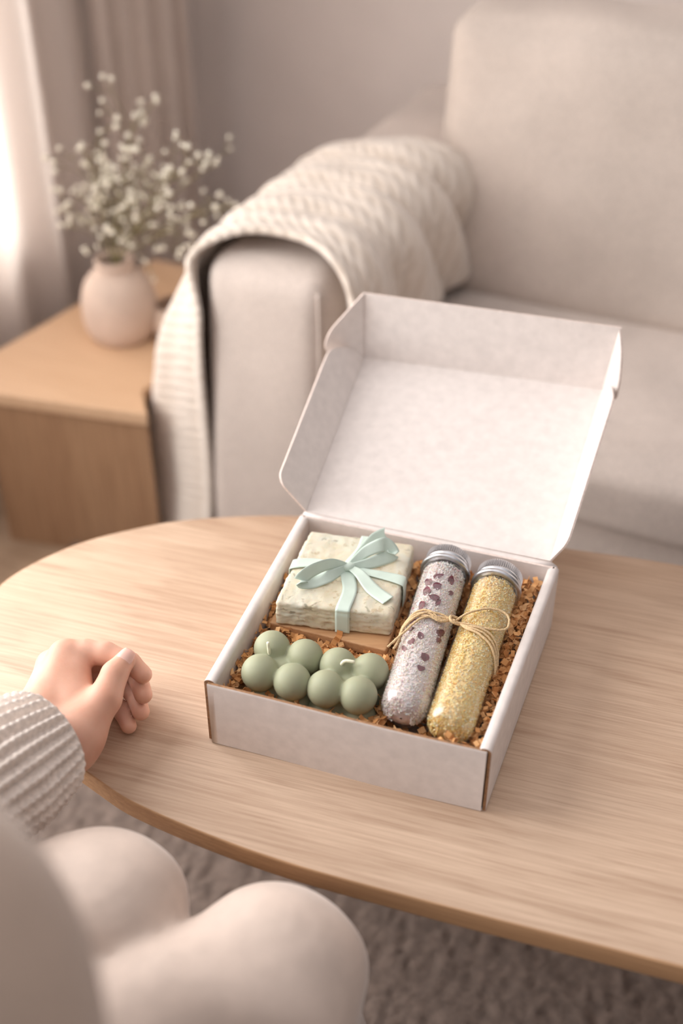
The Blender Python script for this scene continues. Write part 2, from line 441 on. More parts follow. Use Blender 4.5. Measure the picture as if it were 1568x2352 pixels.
rounded_box((.64, .355, .372), (1.29, .53, .765), .045, 'back_cushion', M['sofaback'], sofa, puff=(.012, .028, .012), taper=lean, nse=.006)
m = MB(); m.tube(spline([(ARMW-.0125, .0035, .035), (ARMW-.0125, .0030, .30), (ARMW-.0125, .0035, .505), (ARMW-.0150, .0065, .522)], 30), .0026, 8); m.build('piping', M['sofa'], sofa)
for x in (.05, 1.43):
    for d in (.06, .74):
        m = MB(); m.tube([(x, d, 0), (x, d, .035)], .02, 14); m.build('foot', M['oakedge'], sofa)

# knitted throw over the arm: a grid that follows the arm's cross-section
OX = .016
prof = [(-.136, .030), (-.129, .12), (-.114, .24), (-.082, .38), (-.040, .47), (-.009, .527), (.014, .557), (.06, .571), (.12, .570), (.165, .563), (.197, .540), (.206, .50), (.208, .45), (.210, .412), (.218, .400), (.232, .398)]
NU, NV = 230, 120
cu = spline([(x, z, 0) for x, z in prof], NU)[:, :2]
seg = np.concatenate([[0], np.cumsum(np.linalg.norm(np.diff(cu, axis=0), axis=1))]); TL = seg[-1]
ITOP = int(np.argmax(cu[:, 1])); P = np.empty((NU, NV, 3)); UV = np.empty((NU, NV, 2))
for i in range(NU):
    s = seg[i]; x0, z0 = cu[i]; onout = i < ITOP
    cl01 = lambda q: min(1, max(0, q))
    hang = cl01((.535-z0)/.5) if onout else 0; inner = cl01((.56-z0)/.16) if x0 > .15 else 0
    topc = math.sin(math.pi*cl01((x0+.005)/.205)) if z0 > .5 else 0
    t_ = unit(cu[min(i+1, NU-1)]-cu[max(i-1, 0)]); nrm = V(-t_[1], t_[0])
    h6 = cl01(hang*7); h6 = h6*h6*(3-2*h6)
    dA = -.004-.010*h6+.028*topc
    dB = .385+.02*math.sin(s*9)-.06*hang+.085*inner
    for j in range(NV):
        v = j/(NV-1)
        d = dA+(dB-dA)*v
        fold = abs(math.sin(math.pi*(3.6*v**1.15-.9*s+.30*math.sin(5*s))))**.75
        fold2 = .5+.5*math.sin(2*math.pi*(7*v-1.1*s)+1)
        amp = .004+.026*cl01((x0-.02)/.16)*(.35+v)+.016*hang*v
        edge = min(1, min(v, 1-v)/.05)
        off = max(amp*fold+.005*fold2+.004*noise.noise((s*14, v*6, 0))+.003*edge, .001)
        x, z = cu[i]+nrm*off
        if hang > 0:
            xa = -.03*(1-z/.548)-.006+.022*h6; q = min(1, v/.15); q = q*q*(3-2*q)
            x = xa*(1-q)+(x+.03*max(0, v-.15))*q
        P[i, j] = (x, d+.010*math.sin(s*11+v*3), max(z, .393 if x > .1 else 0))
        UV[i, j] = (d, s)
thr = at(empty('knit_throw')); tag(thr, 'cream cable knit throw draped over the sofa arm', 'throw blanket')
m = MB(); m.grid(P); o = m.build('blanket', M['throw'], thr)
ul = o.data.uv_layers.new(name='UVMap'); flat = UV.reshape(-1, 2); allp = P.reshape(-1, 3)
from mathutils import kdtree
kd = kdtree.KDTree(len(allp))
for i, p in enumerate(allp): kd.insert(p, i)
kd.balance()
vmap = [kd.find(v.co)[1] for v in o.data.vertices]
for L in o.data.loops: ul.data[L.index].uv = flat[vmap[L.vertex_index]]
s_ = o.modifiers.new('solid', 'SOLIDIFY'); s_.thickness = .010; s_.offset = 1
m = MB()
for j in range(0, NV, 3):
    p = P[0, j]; q = p+V(rng.normal(0, .004), rng.normal(0, .003), 0)
    m.tube([p+V(0,0,.004), p+V(-.001,0,-.012), q-V(.002,0,.034), q-V(.003,0,.058)], [.003, .0034, .0036, .002], 6)
f = m.build('fringe', M['throw'], thr); f['label'] = 'short fringe of cream yarn'; f['kind'] = 'stuff'

# ------------------------------------------------------------------ side cabinet, vase, flowers, bowl
cab = at(empty('side_cabinet')); tag(cab, 'low light wood cabinet beside the sofa arm, carrying the round vase', 'cabinet')
cq = [(-.424, -.0856), (-.094, -.0208), (-.135, .030), (-.140, .42), (-.357, .42)]
m = MB(); m.prism(cq, (0,0,.268), (1,0,0), (0,1,0), (0,0,1), .022); m.build('cabinet_top', M['cabtop'], cab, smooth=False, bevel=.003)
bq = [(-.362, -.0655), (-.100, -.0135), (-.139, .033), (-.144, .415), (-.362, .415)]
m = MB(); m.prism(bq, (0,0,.0), (1,0,0), (0,1,0), (0,0,1), .268); m.build('cabinet_body', M['cabbody'], cab, smooth=False, bevel=.002)

VB = V(-.2590, .1670, .29)
vase = at(empty('round_vase')); vase.location = room(*VB)
tag(vase, 'round matte clay vase holding the dried blossom sprigs', 'vase')
vp = [(.001, 0), (.042, 0), (.0505, .006), (.0570, .024), (.0590, .046), (.0580, .070), (.051, .094), (.040, .110), (.030, .117), (.0265, .122), (.0255, .130), (.029, .138), (.0275, .1395), (.0225, .131), (.0235, .118), (.036, .104), (.048, .080), (.052, .050), (.045, .020), (.02, .008), (.001, .007)]
vp = [(a, b*.95) for a, b in vp]
m = MB(); m.lathe(spline([(a, b, 0) for a, b in vp], 90)[:, :2].tolist(), n=64); m.build('vase_body', M['vase'], vase)
m = MB(); m.lathe([(.0235, 0), (.0285, .001), (.031, .005), (.0285, .009), (.0235, .0085)], (0,0,.1200), n=48, closed=True); m.build('vase_rim', M['vase'], vase)

bowl = at(empty('small_pot')); bowl.location = room(-.184, .205, .29); tag(bowl, 'small pale clay pot half hidden behind the throw', 'pot')
bp = [(.001, 0), (.026, 0), (.036, .008), (.041, .024), (.038, .040), (.030, .050), (.028, .050), (.035, .040), (.038, .024), (.032, .010), (.001, .006)]
m = MB(); m.lathe(spline([(a, b, 0) for a, b in bp], 50)[:, :2].tolist(), n=48); m.build('pot_body', M['bowl'], bowl)

fm = MB()
for k in range(6):
    a = k*math.pi/3; c = V(math.cos(a)*.0028, math.sin(a)*.0028, .001*(k % 2))
    fm.ball(c, .0026, 8, 6)
fm.ball((0,0,.0018), .003, 8, 6)
for k in range(3):
    a = k*2*math.pi/3+.5
    for z_ in (-.0024, .0030): fm.ball((math.cos(a)*.0017, math.sin(a)*.0017, z_), .0022, 8, 6)
fl0 = fm.build('blossom', M['flower'])
col.objects.unlink(fl0)
sprigs = [((-.3027, .6263), 'tallest'), ((-.218, .5877), 'a'), ((-.1884, .5548), 'b'), ((-.3749, .6007), 'c'), ((-.3965, .4700), 'd'), ((-.155, .525), 'e'), ((-.2988, .5500), 'f'), ((-.262, .515), 'g'), ((-.335, .52), 'h')]
labs = ['tallest dried gypsophila sprig rising straight above the vase', 'dried gypsophila sprig leaning right towards the wall corner, dense cream blossoms',
        'dried gypsophila sprig leaning right beside the throw with clustered blossoms', 'dried gypsophila sprig leaning left across the sheer curtain, upper one',
        'dried gypsophila sprig drooping low to the left of the vase', 'dried gypsophila sprig reaching far right to the throw',
        'short dried gypsophila sprig standing in the middle of the bunch', 'short dried gypsophila sprig on the right side of the bunch, low blossoms',
        'dried gypsophila sprig left of the middle of the bunch']
vw = np.array(room(*VB))
for k, ((X, Z), _) in enumerate(sprigs):
    yy = 1.7315+rng.uniform(-.05, .05)
    base = vw+V(rng.normal(0, .006), rng.normal(0, .006), .03); top = V(X, yy, Z)
    mid = vw+V((X-vw[0])*.28, (yy-vw[1])*.3, .135+.28*(Z-vw[2]-.135))
    neck = vw+V((X-vw[0])*.05, 0, .125)
    sp = empty('gypsophila_sprig', tuple(base)); tag(sp, labs[k], 'flower', 'dried gypsophila sprigs in the vase')
    path = spline([base, neck, mid, .5*mid+.5*top+V(0,0,.01), top], 20)
    m = MB(); m.tube(path-base, [.0012]*14+[.0009]*6, 6)
    ends = []
    for b in range(11):
        i = int(rng.integers(9, 19)); p = path[i]
        L = .022+.068*rng.random(); dirv = unit(unit(top-mid)*.6+V(rng.normal(0, .9), rng.normal(0, .7), rng.normal(.25, .6)))
        q = p+dirv*L; m.tube([p-base, p-base+dirv*L*.5+V(0,0,.004), q-base], [.0007, .0006, .0005], 5); ends.append(q)
        for c in range(2 if b % 3 else 1):
            d2 = unit(dirv+V(*rng.normal(0, .7, 3))); q2 = q-dirv*L*.3+d2*(.016+.020*rng.random())
            m.tube([q-dirv*L*.3-base, q2-base], .0005, 5); ends.append(q2)
    ends.append(top)
    m.build('stem', M['stem'], sp)
    for q in ends[:37]:
        o = fl0.copy(); col.objects.link(o); o.parent = sp; o.location = tuple(q-base); s = .60+.34*rng.random(); o.scale = (s, s, s)
        o.rotation_euler = (rng.uniform(-1, 1), rng.uniform(-1, 1), rng.uniform(0, 6))

# ------------------------------------------------------------------ coffee table (frame: long axis along local x)
TY = math.atan2(-.292, .956)
tab = empty('coffee_table', (0, 0, 0), TY); tag(tab, 'oval light oak coffee table with the open gift box on it', 'coffee table')
left = [(.056, 1.057), (-.063, 1.050), (-.20, 1.040), (-.36, 1.020), (-.469, .981), (-.53, .943), (-.584, .892), (-.621, .819), (-.612, .742), (-.575, .698), (-.521, .658), (-.414, .612), (-.357, .594), (-.245, .578), (-.12, .574), (.10, .574)]
cx = .22
right = [(2*cx-u, 1.633-n) for u, n in left]
out = spline(left+right, 260, True)
m = MB(); nO = len(out); T = .022; e = .0025
cen = out.mean(0)
def ring(ins, z): return [np.append(p+unit(cen-p)*ins, z) for p in out]
P = np.array([ring(e, .42), ring(e*.3, .42-e*.3), ring(0, .42-e), ring(0, .42-T+e), ring(e*.3, .42-T+e*.3), ring(e, .42-T)])
o0 = len(m.v); m.grid(P, 1, True)
m.f.append(tuple(range(nO))); m.m.append(0); m.f.append(tuple(reversed(range(5*nO, 6*nO)))); m.m.append(1)
tt = m.build('tabletop', [M['oak'], M['oakedge']], tab, auto=40)
for u, n in ((-.25, .865), (-.25, .955), (.78, .93), (.78, .80)):
    m = MB(); m.tube([(u, n, .010), (u+.01*(1 if u > 0 else -1)*-1, n, .399)], [.014, .020], 20); m.build('leg', M['oakedge'], tab)

# ------------------------------------------------------------------ gift box (frame: front-left bottom corner)
BO = V(-.119, .7495, .42); BYAW = R(-18.66)
box = empty('gift_box', tuple(BO), BYAW); tag(box, 'open white cardboard gift box with raised lid on the oak table', 'box')
HB = .076; W0, W1, DB = .254, .263, .2475
cb, sb = math.cos(BYAW), math.sin(BYAW)
def bloc(wx, wy, wz=0):      # world -> box frame
    dx, dy = wx-BO[0], wy-BO[1]; return V(cb*dx+sb*dy, -sb*dx+cb*dy, wz-BO[2])
m = MB(); m.prism([(.003, 0), (W0-.003, 0), (W1-.004, DB), (0, DB-.003)], (0,0,.0004), (1,0,0), (0,1,0), (0,0,1), .002); m.build('base_panel', M['card'], box, smooth=False)
def side(name, x0f, x0b, sgn):
    # double wall folded over at the top: an inverted U extruded front to back (ends show the kraft core)
    w, tk, r = .0105, .0026, .0045
    def sec(wd, ins):
        q = []
        for a in np.linspace(180, 90, 7): q.append((r+ (r-ins)*math.cos(R(a)), HB-r+(r-ins)*math.sin(R(a))))
        for a in np.linspace(90, 0, 7): q.append((wd-r+(r-ins)*math.cos(R(a)), HB-r+(r-ins)*math.sin(R(a))))
        return q
    outer = [(0, .001)]+sec(w, 0)+[(w, .003)]; inner = [(tk, .001)]+sec(w, tk)+[(w-tk, .003)]
    n = len(outer); mm = MB(); NY = 30
    for side_, poly in ((0, outer), (1, inner)):
        G = np.array([[((x0f+(x0b-x0f)*v)+sgn*x, .0005+(DB-.001)*v, z) for x, z in poly] for v in np.linspace(0, 1, NY)])
        mm.grid(G, 0)
    o2 = NY*n
    for base in (0, NY-1):
        for i in range(n-1):
            mm.f.append((base*n+i, base*n+i+1, o2+base*n+i+1, o2+base*n+i)); mm.m.append(1)
    for i in (0, n-1):
        for v in range(NY-1):
            mm.f.append((v*n+i, (v+1)*n+i, o2+(v+1)*n+i, o2+v*n+i)); mm.m.append(1)
    return mm.build(name, [M['card'], M['kraft']], box, auto=50)
side('side_wall', 0, -.0025, 1)
side('side_wall', W0, W1, -1)
# front panel, its outer face a hair in front of the side walls' cut ends, top edge showing the kraft core
m = MB()
NX = 40; prof = [(-.0030, .0008), (-.0032, HB-.004), (-.0030, HB-.0022), (-.0026, HB-.0016)]
G = np.array([[(.0042+(.2462)*u, y+.0015*u+.0006*math.sin(7*u), z-.0008*math.sin(3.1*u)) for y, z in prof] for u in np.linspace(0, 1, NX)]); m.grid(G, 0)
prof2 = [(-.0026, HB-.0016), (.0002, HB-.0020)]
G = np.array([[(.0042+(.2462)*u, y+.0015*u+.0006*math.sin(7*u), z-.0008*math.sin(3.1*u)) for y, z in prof2] for u in np.linspace(0, 1, NX)]); m.grid(G, 1)
prof3 = [(.0002, HB-.0020), (.0002, .0008), (-.0030, .0008)]
G = np.array([[(.0042+(.2462)*u, y+.0015*u+.0006*math.sin(7*u), z-.0008*math.sin(3.1*u) if z > .01 else z) for y, z in prof3] for u in np.linspace(0, 1, NX)]); m.grid(G, 1)
m.build('front_panel', [M['card'], M['kraft']], box, auto=50)
m = MB(); m.prism([(.0, 0), (W1-.002, 0), (W1-.002, HB), (0, HB)], (-.001, DB-.0035, 0), (1,0,0), (0,0,1), (0,1,0), .0025, 0, 2); m.build('back_panel', [M['card'], M['kraft'], M['cardedge']], box, smooth=False)

# lid: opened back past upright, its panel rising 13.4 deg behind the box
LA = .2343
LO = V(0, DB, HB); d = V(0, math.cos(LA), math.sin(LA)); n = V(0, -math.sin(LA), math.cos(LA)); X = V(1,0,0)
hl, hr, ll, lr = (.0009, .0005), (.2605, .0005), (-.0100, .2363), (.2593, .2484)
hl2, hr2 = (.0009, .0043), (.2544, .0053)
lid = MB().prism([hl2, hr2, lr, ll], LO-n*.0022, X, d, n, .0022, 0, 1).build('lid', [M['card'], M['cardedge']], box, smooth=False)
# soft fold that joins lid and back panel
m = MB(); G = []
for u in np.linspace(0, 1, 12):
    x = .0+(.2605)*u
    G.append([(x, DB-.001, HB-.0008), (x+.0005, DB+.0006, HB-.0002), (.0009+(.2544-.0009)*u, LO[1]+d[1]*.0048, LO[2]+d[2]*.0048-.0004)])
m.grid(np.array(G)); fo = m.build('hinge_fold', M['card'], lid); sm = fo.modifiers.new('s', 'SOLIDIFY'); sm.thickness = .0012; sm.offset = -1
def pt2(q): return LO+X*q[0]+d*q[1]
HL, HR, LL, LR = pt2(hl2), pt2(hr2), pt2(ll), pt2(lr)
TK = .0020
def round_poly(poly, rad, n=6):
    """round chosen corners: rad list per vertex"""
    out = []; k = len(poly); P = [np.array(p, float) for p in poly]
    for i in range(k):
        if rad[i] <= 0: out.append(tuple(P[i])); continue
        a, b, c = P[i-1], P[i], P[(i+1) % k]; r = rad[i]
        p, q = b+unit(a-b)*r, b+unit(c-b)*r
        for t in np.linspace(0, 1, n): out.append(tuple((1-t)**2*p+2*t*(1-t)*b+t*t*q))
    return out
# left dust flap
th = R(32); el = unit(LL-HL); ou = -X+(X@el)*el; ou = unit(ou); ed = math.cos(th)*n+math.sin(th)*ou; pn = np.cross(el, ed)
poly = round_poly([(0, 0), (.0012, .0405), (.0085, .0480), (.192, .0500), (.218, .0310), (.2305, .0105), (.2322, 0)], [0, .0045, .0050, .012, .011, .005, 0])
MB().prism(poly, HL, el, ed, pn, TK, 0, 1).build('dust_flap', [M['card'], M['cardedge']], lid, smooth=False)
th = R(24); er = unit(LR-HR); ou = unit(X-(X@er)*er); ed2 = math.cos(th)*n+math.sin(th)*ou; pn2 = np.cross(er, ed2)
poly = round_poly([(0, 0), (-.001, .0360), (.190, .0470), (.222, .0300), (.2395, .0080), (.2431, 0)], [0, .012, .012, .014, .004, 0])
MB().prism(poly, HR, er, ed2, -pn2, TK, 0, 1).build('dust_flap', [M['card'], M['cardedge']], lid, smooth=False)
# tuck flap standing along the far edge
e_ = unit(LR-LL); bk = np.cross(n, e_); tf = R(10); fu = math.cos(tf)*n+math.sin(tf)*bk; fn = np.cross(e_, fu)
WT = np.linalg.norm(LR-LL)
fl = [(0, 0), (WT, 0), (.2795, .0794), (.0008, .0827)]
tuck = MB().prism(fl, LL, e_, fu, -fn if fn@bk < 0 else fn, .0022, 0, 1).build('tuck_flap', [M['card'], M['cardedge']], lid, smooth=False)
# rounded wings of the tuck flap
for sgn, edge0, edge1, phi, pol, rad in (
    (-1, LL, LL+e_*.0008+fu*.0827, 38, [(0, 0), (.0825, 0), (.046, .0395), (.026, .0480), (.009, .0380), (.004, .006)], [0, 0, .009, .0105, .0075, 0]),
    (1, LL+e_*WT, LL+e_*.2795+fu*.0794, 62, [(.004, 0), (.078, 0), (.062, .016), (.034, .030), (.010, .032), (.000, .012)], [0, 0, .010, .013, .007, 0])):
    up = unit(edge1-edge0); o1 = e_*sgn; o1 = unit(o1-(o1@up)*up); fwd = -bk; fwd = unit(fwd-(fwd@up)*up-(fwd@o1)*o1)
    wd = math.cos(R(phi))*o1+math.sin(R(phi))*fwd
    MB().prism(round_poly(pol, rad), edge0, up, wd, np.cross(up, wd)*(-sgn), .0020, 0, 1).build('tuck_wing', [M['card'], M['cardedge']], tuck, smooth=False)

# ------------------------------------------------------------------ things inside the box (world coordinates below)
def inbox(x, y): return bloc(x, y)[:2]
# soap on its wooden dish
SC = [V(-.0309, .9467), V(.0711, .924), V(.0457, .8217), V(-.0615, .8395)]   # back-left, back-right, front-right, front-left
def soapxy(u, v):   # u: left->right, v: front->back
    return (SC[3]*(1-u)+SC[2]*u)*(1-v)+(SC[0]*(1-u)+SC[1]*u)*v
ZS0, ZS1 = .4775, .505
bm = bmesh.new(); bmesh.ops.create_cube(bm, size=1); bmesh.ops.subdivide_edges(bm, edges=bm.edges[:], cuts=44, use_grid_fill=True)
so = V(.006, .883, ZS0)
for v in bm.verts:
    u, w, z = v.co.x+.5, v.co.y+.5, v.co.z+.5
    r = .035   # worn, slightly rounded edges
    q = V(u, w, z); cl = np.clip(q, (r, r, r*3.5), (1-r, 1-r, 1-r*3.5)); dl = (q-cl)/V(r, r, r*3.5); L = np.linalg.norm(dl)
    if L > 1: q = cl+dl/L*V(r, r, r*3.5)
    p = soapxy(q[0], q[1]); P3 = V(p[0], p[1], ZS0+(ZS1-ZS0)*q[2])
    side_ = abs(u-.5) > .499 or abs(w-.5) > .499
    nn = .0007*noise.noise(tuple(P3*140))+.0006*noise.noise(tuple(P3*320))+.0007*noise.noise(tuple(P3*45))
    if side_: nn = nn*1.35-.0004*abs(noise.noise(tuple(P3*200)))
    dirp = unit(V(u-.5, w-.5, (z-.5)*.4)+1e-6) if side_ else V(0, 0, 1 if z > .5 else 0)
    v.co = tuple(P3+dirp*nn-so)
me = bpy.data.meshes.new('soap_bar'); bm.to_mesh(me); bm.free(); me.materials.append(M['soap']); me.polygons.foreach_set('use_smooth', [True]*len(me.polygons))
soap = bpy.data.objects.new('soap_bar', me); col.objects.link(soap); soap.location = tuple(so)
tag(soap, 'square speckled cream soap bar tied with mint ribbon', 'soap')
m = MB(); do = V(-.013, .86, .4655)
dq = [V(-.0672, .8425), V(.0403, .8050), V(.071, .905), V(-.036, .938)]
m.prism([tuple(q-do[:2]) for q in dq], (0,0,0), (1,0,0), (0,1,0), (0,0,1), .0115)
o = m.build('soap_dish', M['dish'], None, smooth=False, bevel=.0015, seg=3, loc=tuple(do)); tag(o, 'flat wooden soap dish under the cream soap bar', 'soap dish')

# satin ribbon round the soap
rb = empty('ribbon_bow', (.0066, .8851, ZS1)); tag(rb, 'mint green satin ribbon tied in a bow round the soap bar', 'ribbon')
RBO = V(.0066, .8851, ZS1)
def strip(path, wdir, w, name, n=40, twist=None, notch=False, k=7, th=.0005, cup=0.0):
    pa = spline(path, n); G = np.empty((n, k, 3))
    wd = spline(wdir, n) if np.ndim(wdir) == 2 else np.repeat([unit(wdir)], n, 0)
    ws = np.interp(np.linspace(0, 1, n), np.linspace(0, 1, len(w)), w) if not np.isscalar(w) else [w]*n
    for i in range(n):
        t_ = unit(pa[min(i+1, n-1)]-pa[max(i-1, 0)]); q = unit(wd[i]-t_*(wd[i]@t_)); nr = np.cross(t_, q)
        for j in range(k):
            s = j/(k-1)*2-1
            p = pa[i]+q*s*ws[i]/2+nr*cup*(1-s*s)
            if notch and i >= n-4: p = p-t_*(.0045*(1-abs(s)))*(i-(n-5))/4
            G[i, j] = p
    mm = MB(); mm.grid(G-RBO); o = mm.build(name, M['ribbon'], rb)
    sd = o.modifiers.new('s', 'SOLIDIFY'); sd.thickness = th; sd.offset = 0
    return o
zt = ZS1+.0012
def sxy(u, v, z=zt): p = soapxy(u, v); return V(p[0], p[1], z)
kn = V(.0066, .8851, ZS1)   # knot on top
e1 = unit(np.append(SC[2]-SC[3], 0)); e2 = unit(np.append(SC[1]-SC[2], 0))
RW = .0135
# band running back to front
bd0 = [sxy(.56, 1.018, ZS0+.006), sxy(.56, 1.018, ZS1-.004), sxy(.56, .99), sxy(.56, .8), kn+V(0,0,.0012), sxy(.58, .25), sxy(.585, .012), sxy(.585, -.016, ZS1-.004), sxy(.585, -.018, ZS0+.014), sxy(.585, -.018, ZS0+.001)]
strip(bd0, e1, RW, 'ribbon_band', 80)
bd1 = [sxy(-.018, .50, ZS0+.006), sxy(-.018, .50, ZS1-.004), sxy(.01, .50, zt), sxy(.2, .54, zt+.001), kn+V(0,0,.0020), sxy(.8, .49, zt+.0006), sxy(.985, .46), sxy(1.018, .46, ZS1-.004), sxy(1.018, .46, ZS0+.008), sxy(1.018, .46, ZS0+.001)]
strip(bd1, e2, [RW]*3+[RW*.9, RW*.55, RW*.8, RW, RW, RW, RW], 'ribbon_band', 80)
k0 = kn+V(0, 0, .004)
# left loop, coming towards the camera on the left
a = k0+V(-.016, -.006, .0085); b = k0+V(-.041, -.021, .0065); c = k0+V(-.044, -.025, .0015); dd = k0+V(-.018, -.014, .0002)
strip([k0, a, a*.4+b*.6+V(0, 0, .0025), b, c+V(.0005, .001, .001), c+V(.012, .005, -.0022), dd, k0], [(.1,.3,1), (.1,.35,1), (.05,.3,1), (0,.35,1), (0,.6,.8), (.2,.9,.35), (.2,.8,.4), (.2,.5,.8)], [.006, .011, RW, RW, RW, RW, .0115, .006], 'bow_loop', 70)
# right loop, going up and back
a = k0+V(.016, .012, .008); b = k0+V(.036, .018, .012); c = k0+V(.040, .015, .004); dd = k0+V(.020, .004, .001)
strip([k0, a, b+V(-.006, -.002, .001), b, c+V(.002, .0, 0), c+V(-.004, -.003, -.002), dd, k0], [(-.3,.6,1), (-.3,.8,.8), (-.2,.6,1), (0,.5,1), (.1,.5,1), (-.2,.7,.8), (-.3,.6,.9), (-.3,.5,1)], [.005, .011, RW, RW, RW, RW, .011, .005], 'bow_loop', 60)
# tails
strip([k0, k0+V(.012, .014, .005), k0+V(.026, .030, .009), k0+V(.038, .038, .010)], [(-.5,.5,.7)]*4, [.005, .010, RW, RW], 'ribbon_tail', 40, notch=True)
strip([k0, k0+V(.010, -.012, .002), k0+V(.022, -.030, -.0015), k0+V(.036, -.046, -.0015)], [(.8,.6,.25), (.8,.6,.2), (.8,.55,.1), (.8,.55,.1)], [.005, .010, RW, RW], 'ribbon_tail', 40)
m = MB(); th_ = np.linspace(0, math.pi, 12)
P = np.array([[V(.0062*math.sin(t_)*math.cos(a)*(1+.12*math.cos(3*a)), .0050*math.sin(t_)*math.sin(a), .0045-.0042*math.cos(t_)) for a in np.linspace(0, 2*math.pi, 24, endpoint=False)] for t_ in th_])
m.grid(P, 0, True); m.build('knot', M['ribbon'], rb)

# two bubble candles, each a 2 x 2 x 2 cluster of balls with a wick between the top ones
BALL = .0166
tops = {0: [V(-.0624, .799), V(-.0327, .7878), V(-.0718, .7687), V(-.043, .7574)], 1: [V(-.0031, .7768), V(.0253, .7697), V(-.0137, .749), V(.0146, .7412)]}
cl = ['sage green bubble candle at the outer corner by the side wall', 'sage green bubble candle next to the lilac salt tube']
wk = {0: (V(-.0640, .7850, .490), V(-.0008, .0015, .0145)), 1: (V(-.0010, .7670, .4985), V(.0125, -.002, .0030))}
for c_ in (0, 1):
    pts = []
    for p in tops[c_]:
        pts.append(V(p[0], p[1], .485)); pts.append(V(p[0], p[1], .4565))
    o3 = np.mean(pts, 0); o3[2] = .4395
    def fn(P, pts=pts):
        f = None
        for p in pts:
            s = np.linalg.norm(P-p, axis=-1)-BALL
            f = s if f is None else smin(f, s, .0022)
        cen_ = np.mean(pts, 0); f = smin(f, np.linalg.norm(P-cen_, axis=-1)-.018, .004)
        return f
    lo = np.min(pts, 0)-.019; hi = np.max(pts, 0)+.019
    mm = sdf_mesh(fn, lo, hi, .0011)
    mm.v = [tuple(np.array(q)-o3) for q in mm.v]
    cd = empty('bubble_candle', tuple(o3)); tag(cd, cl[c_], 'candle', 'sage bubble candles')
    w_ = mm.build('wax_body', M['wax'], cd)
    sm = w_.modifiers.new('sm', 'SMOOTH'); sm.iterations = 3; sm.factor = .5
    b_, dr = wk[c_]
    mm = MB(); mm.tube(spline([b_-o3-V(0,0,.004), b_-o3+dr*.3+V(0,0,.002), b_-o3+dr], 8), .0015, 8); mm.build('wick', M['wick'], cd)

# test-tube jars of bath salt
tubes = [(V(.0545, .7330, .4815), V(.0500, .1790, .0155)), (V(.0928, .7135, .4815), V(.0620, .1850, .0155))]
LS = .93     # tube length factor
TR = .0218
tl_ = ['clear glass tube of lilac and white bath salt, beside the soap', 'clear glass tube of yellow bath salt, nearest the box side wall']
sl_ = ['lilac and white bath salt grains with dark petals inside its tube', 'yellow bath salt grains filling the outer tube']
def rnd_grain(mm, p, s, mi=0):
    vs = [V(1,0,0), V(-1,0,0), V(0,1,0), V(0,-1,0), V(0,0,1), V(0,0,-1)]
    Q = rng.normal(size=(3, 3)); Q, _ = np.linalg.qr(Q); sc_ = s*rng.uniform(.6, 1.25, 3)
    vs = [p+Q@(v*sc_) for v in vs]
    mm.add(vs, [(0,2,4), (2,1,4), (1,3,4), (3,0,4), (2,0,5), (1,2,5), (3,1,5), (0,3,5)], mi)
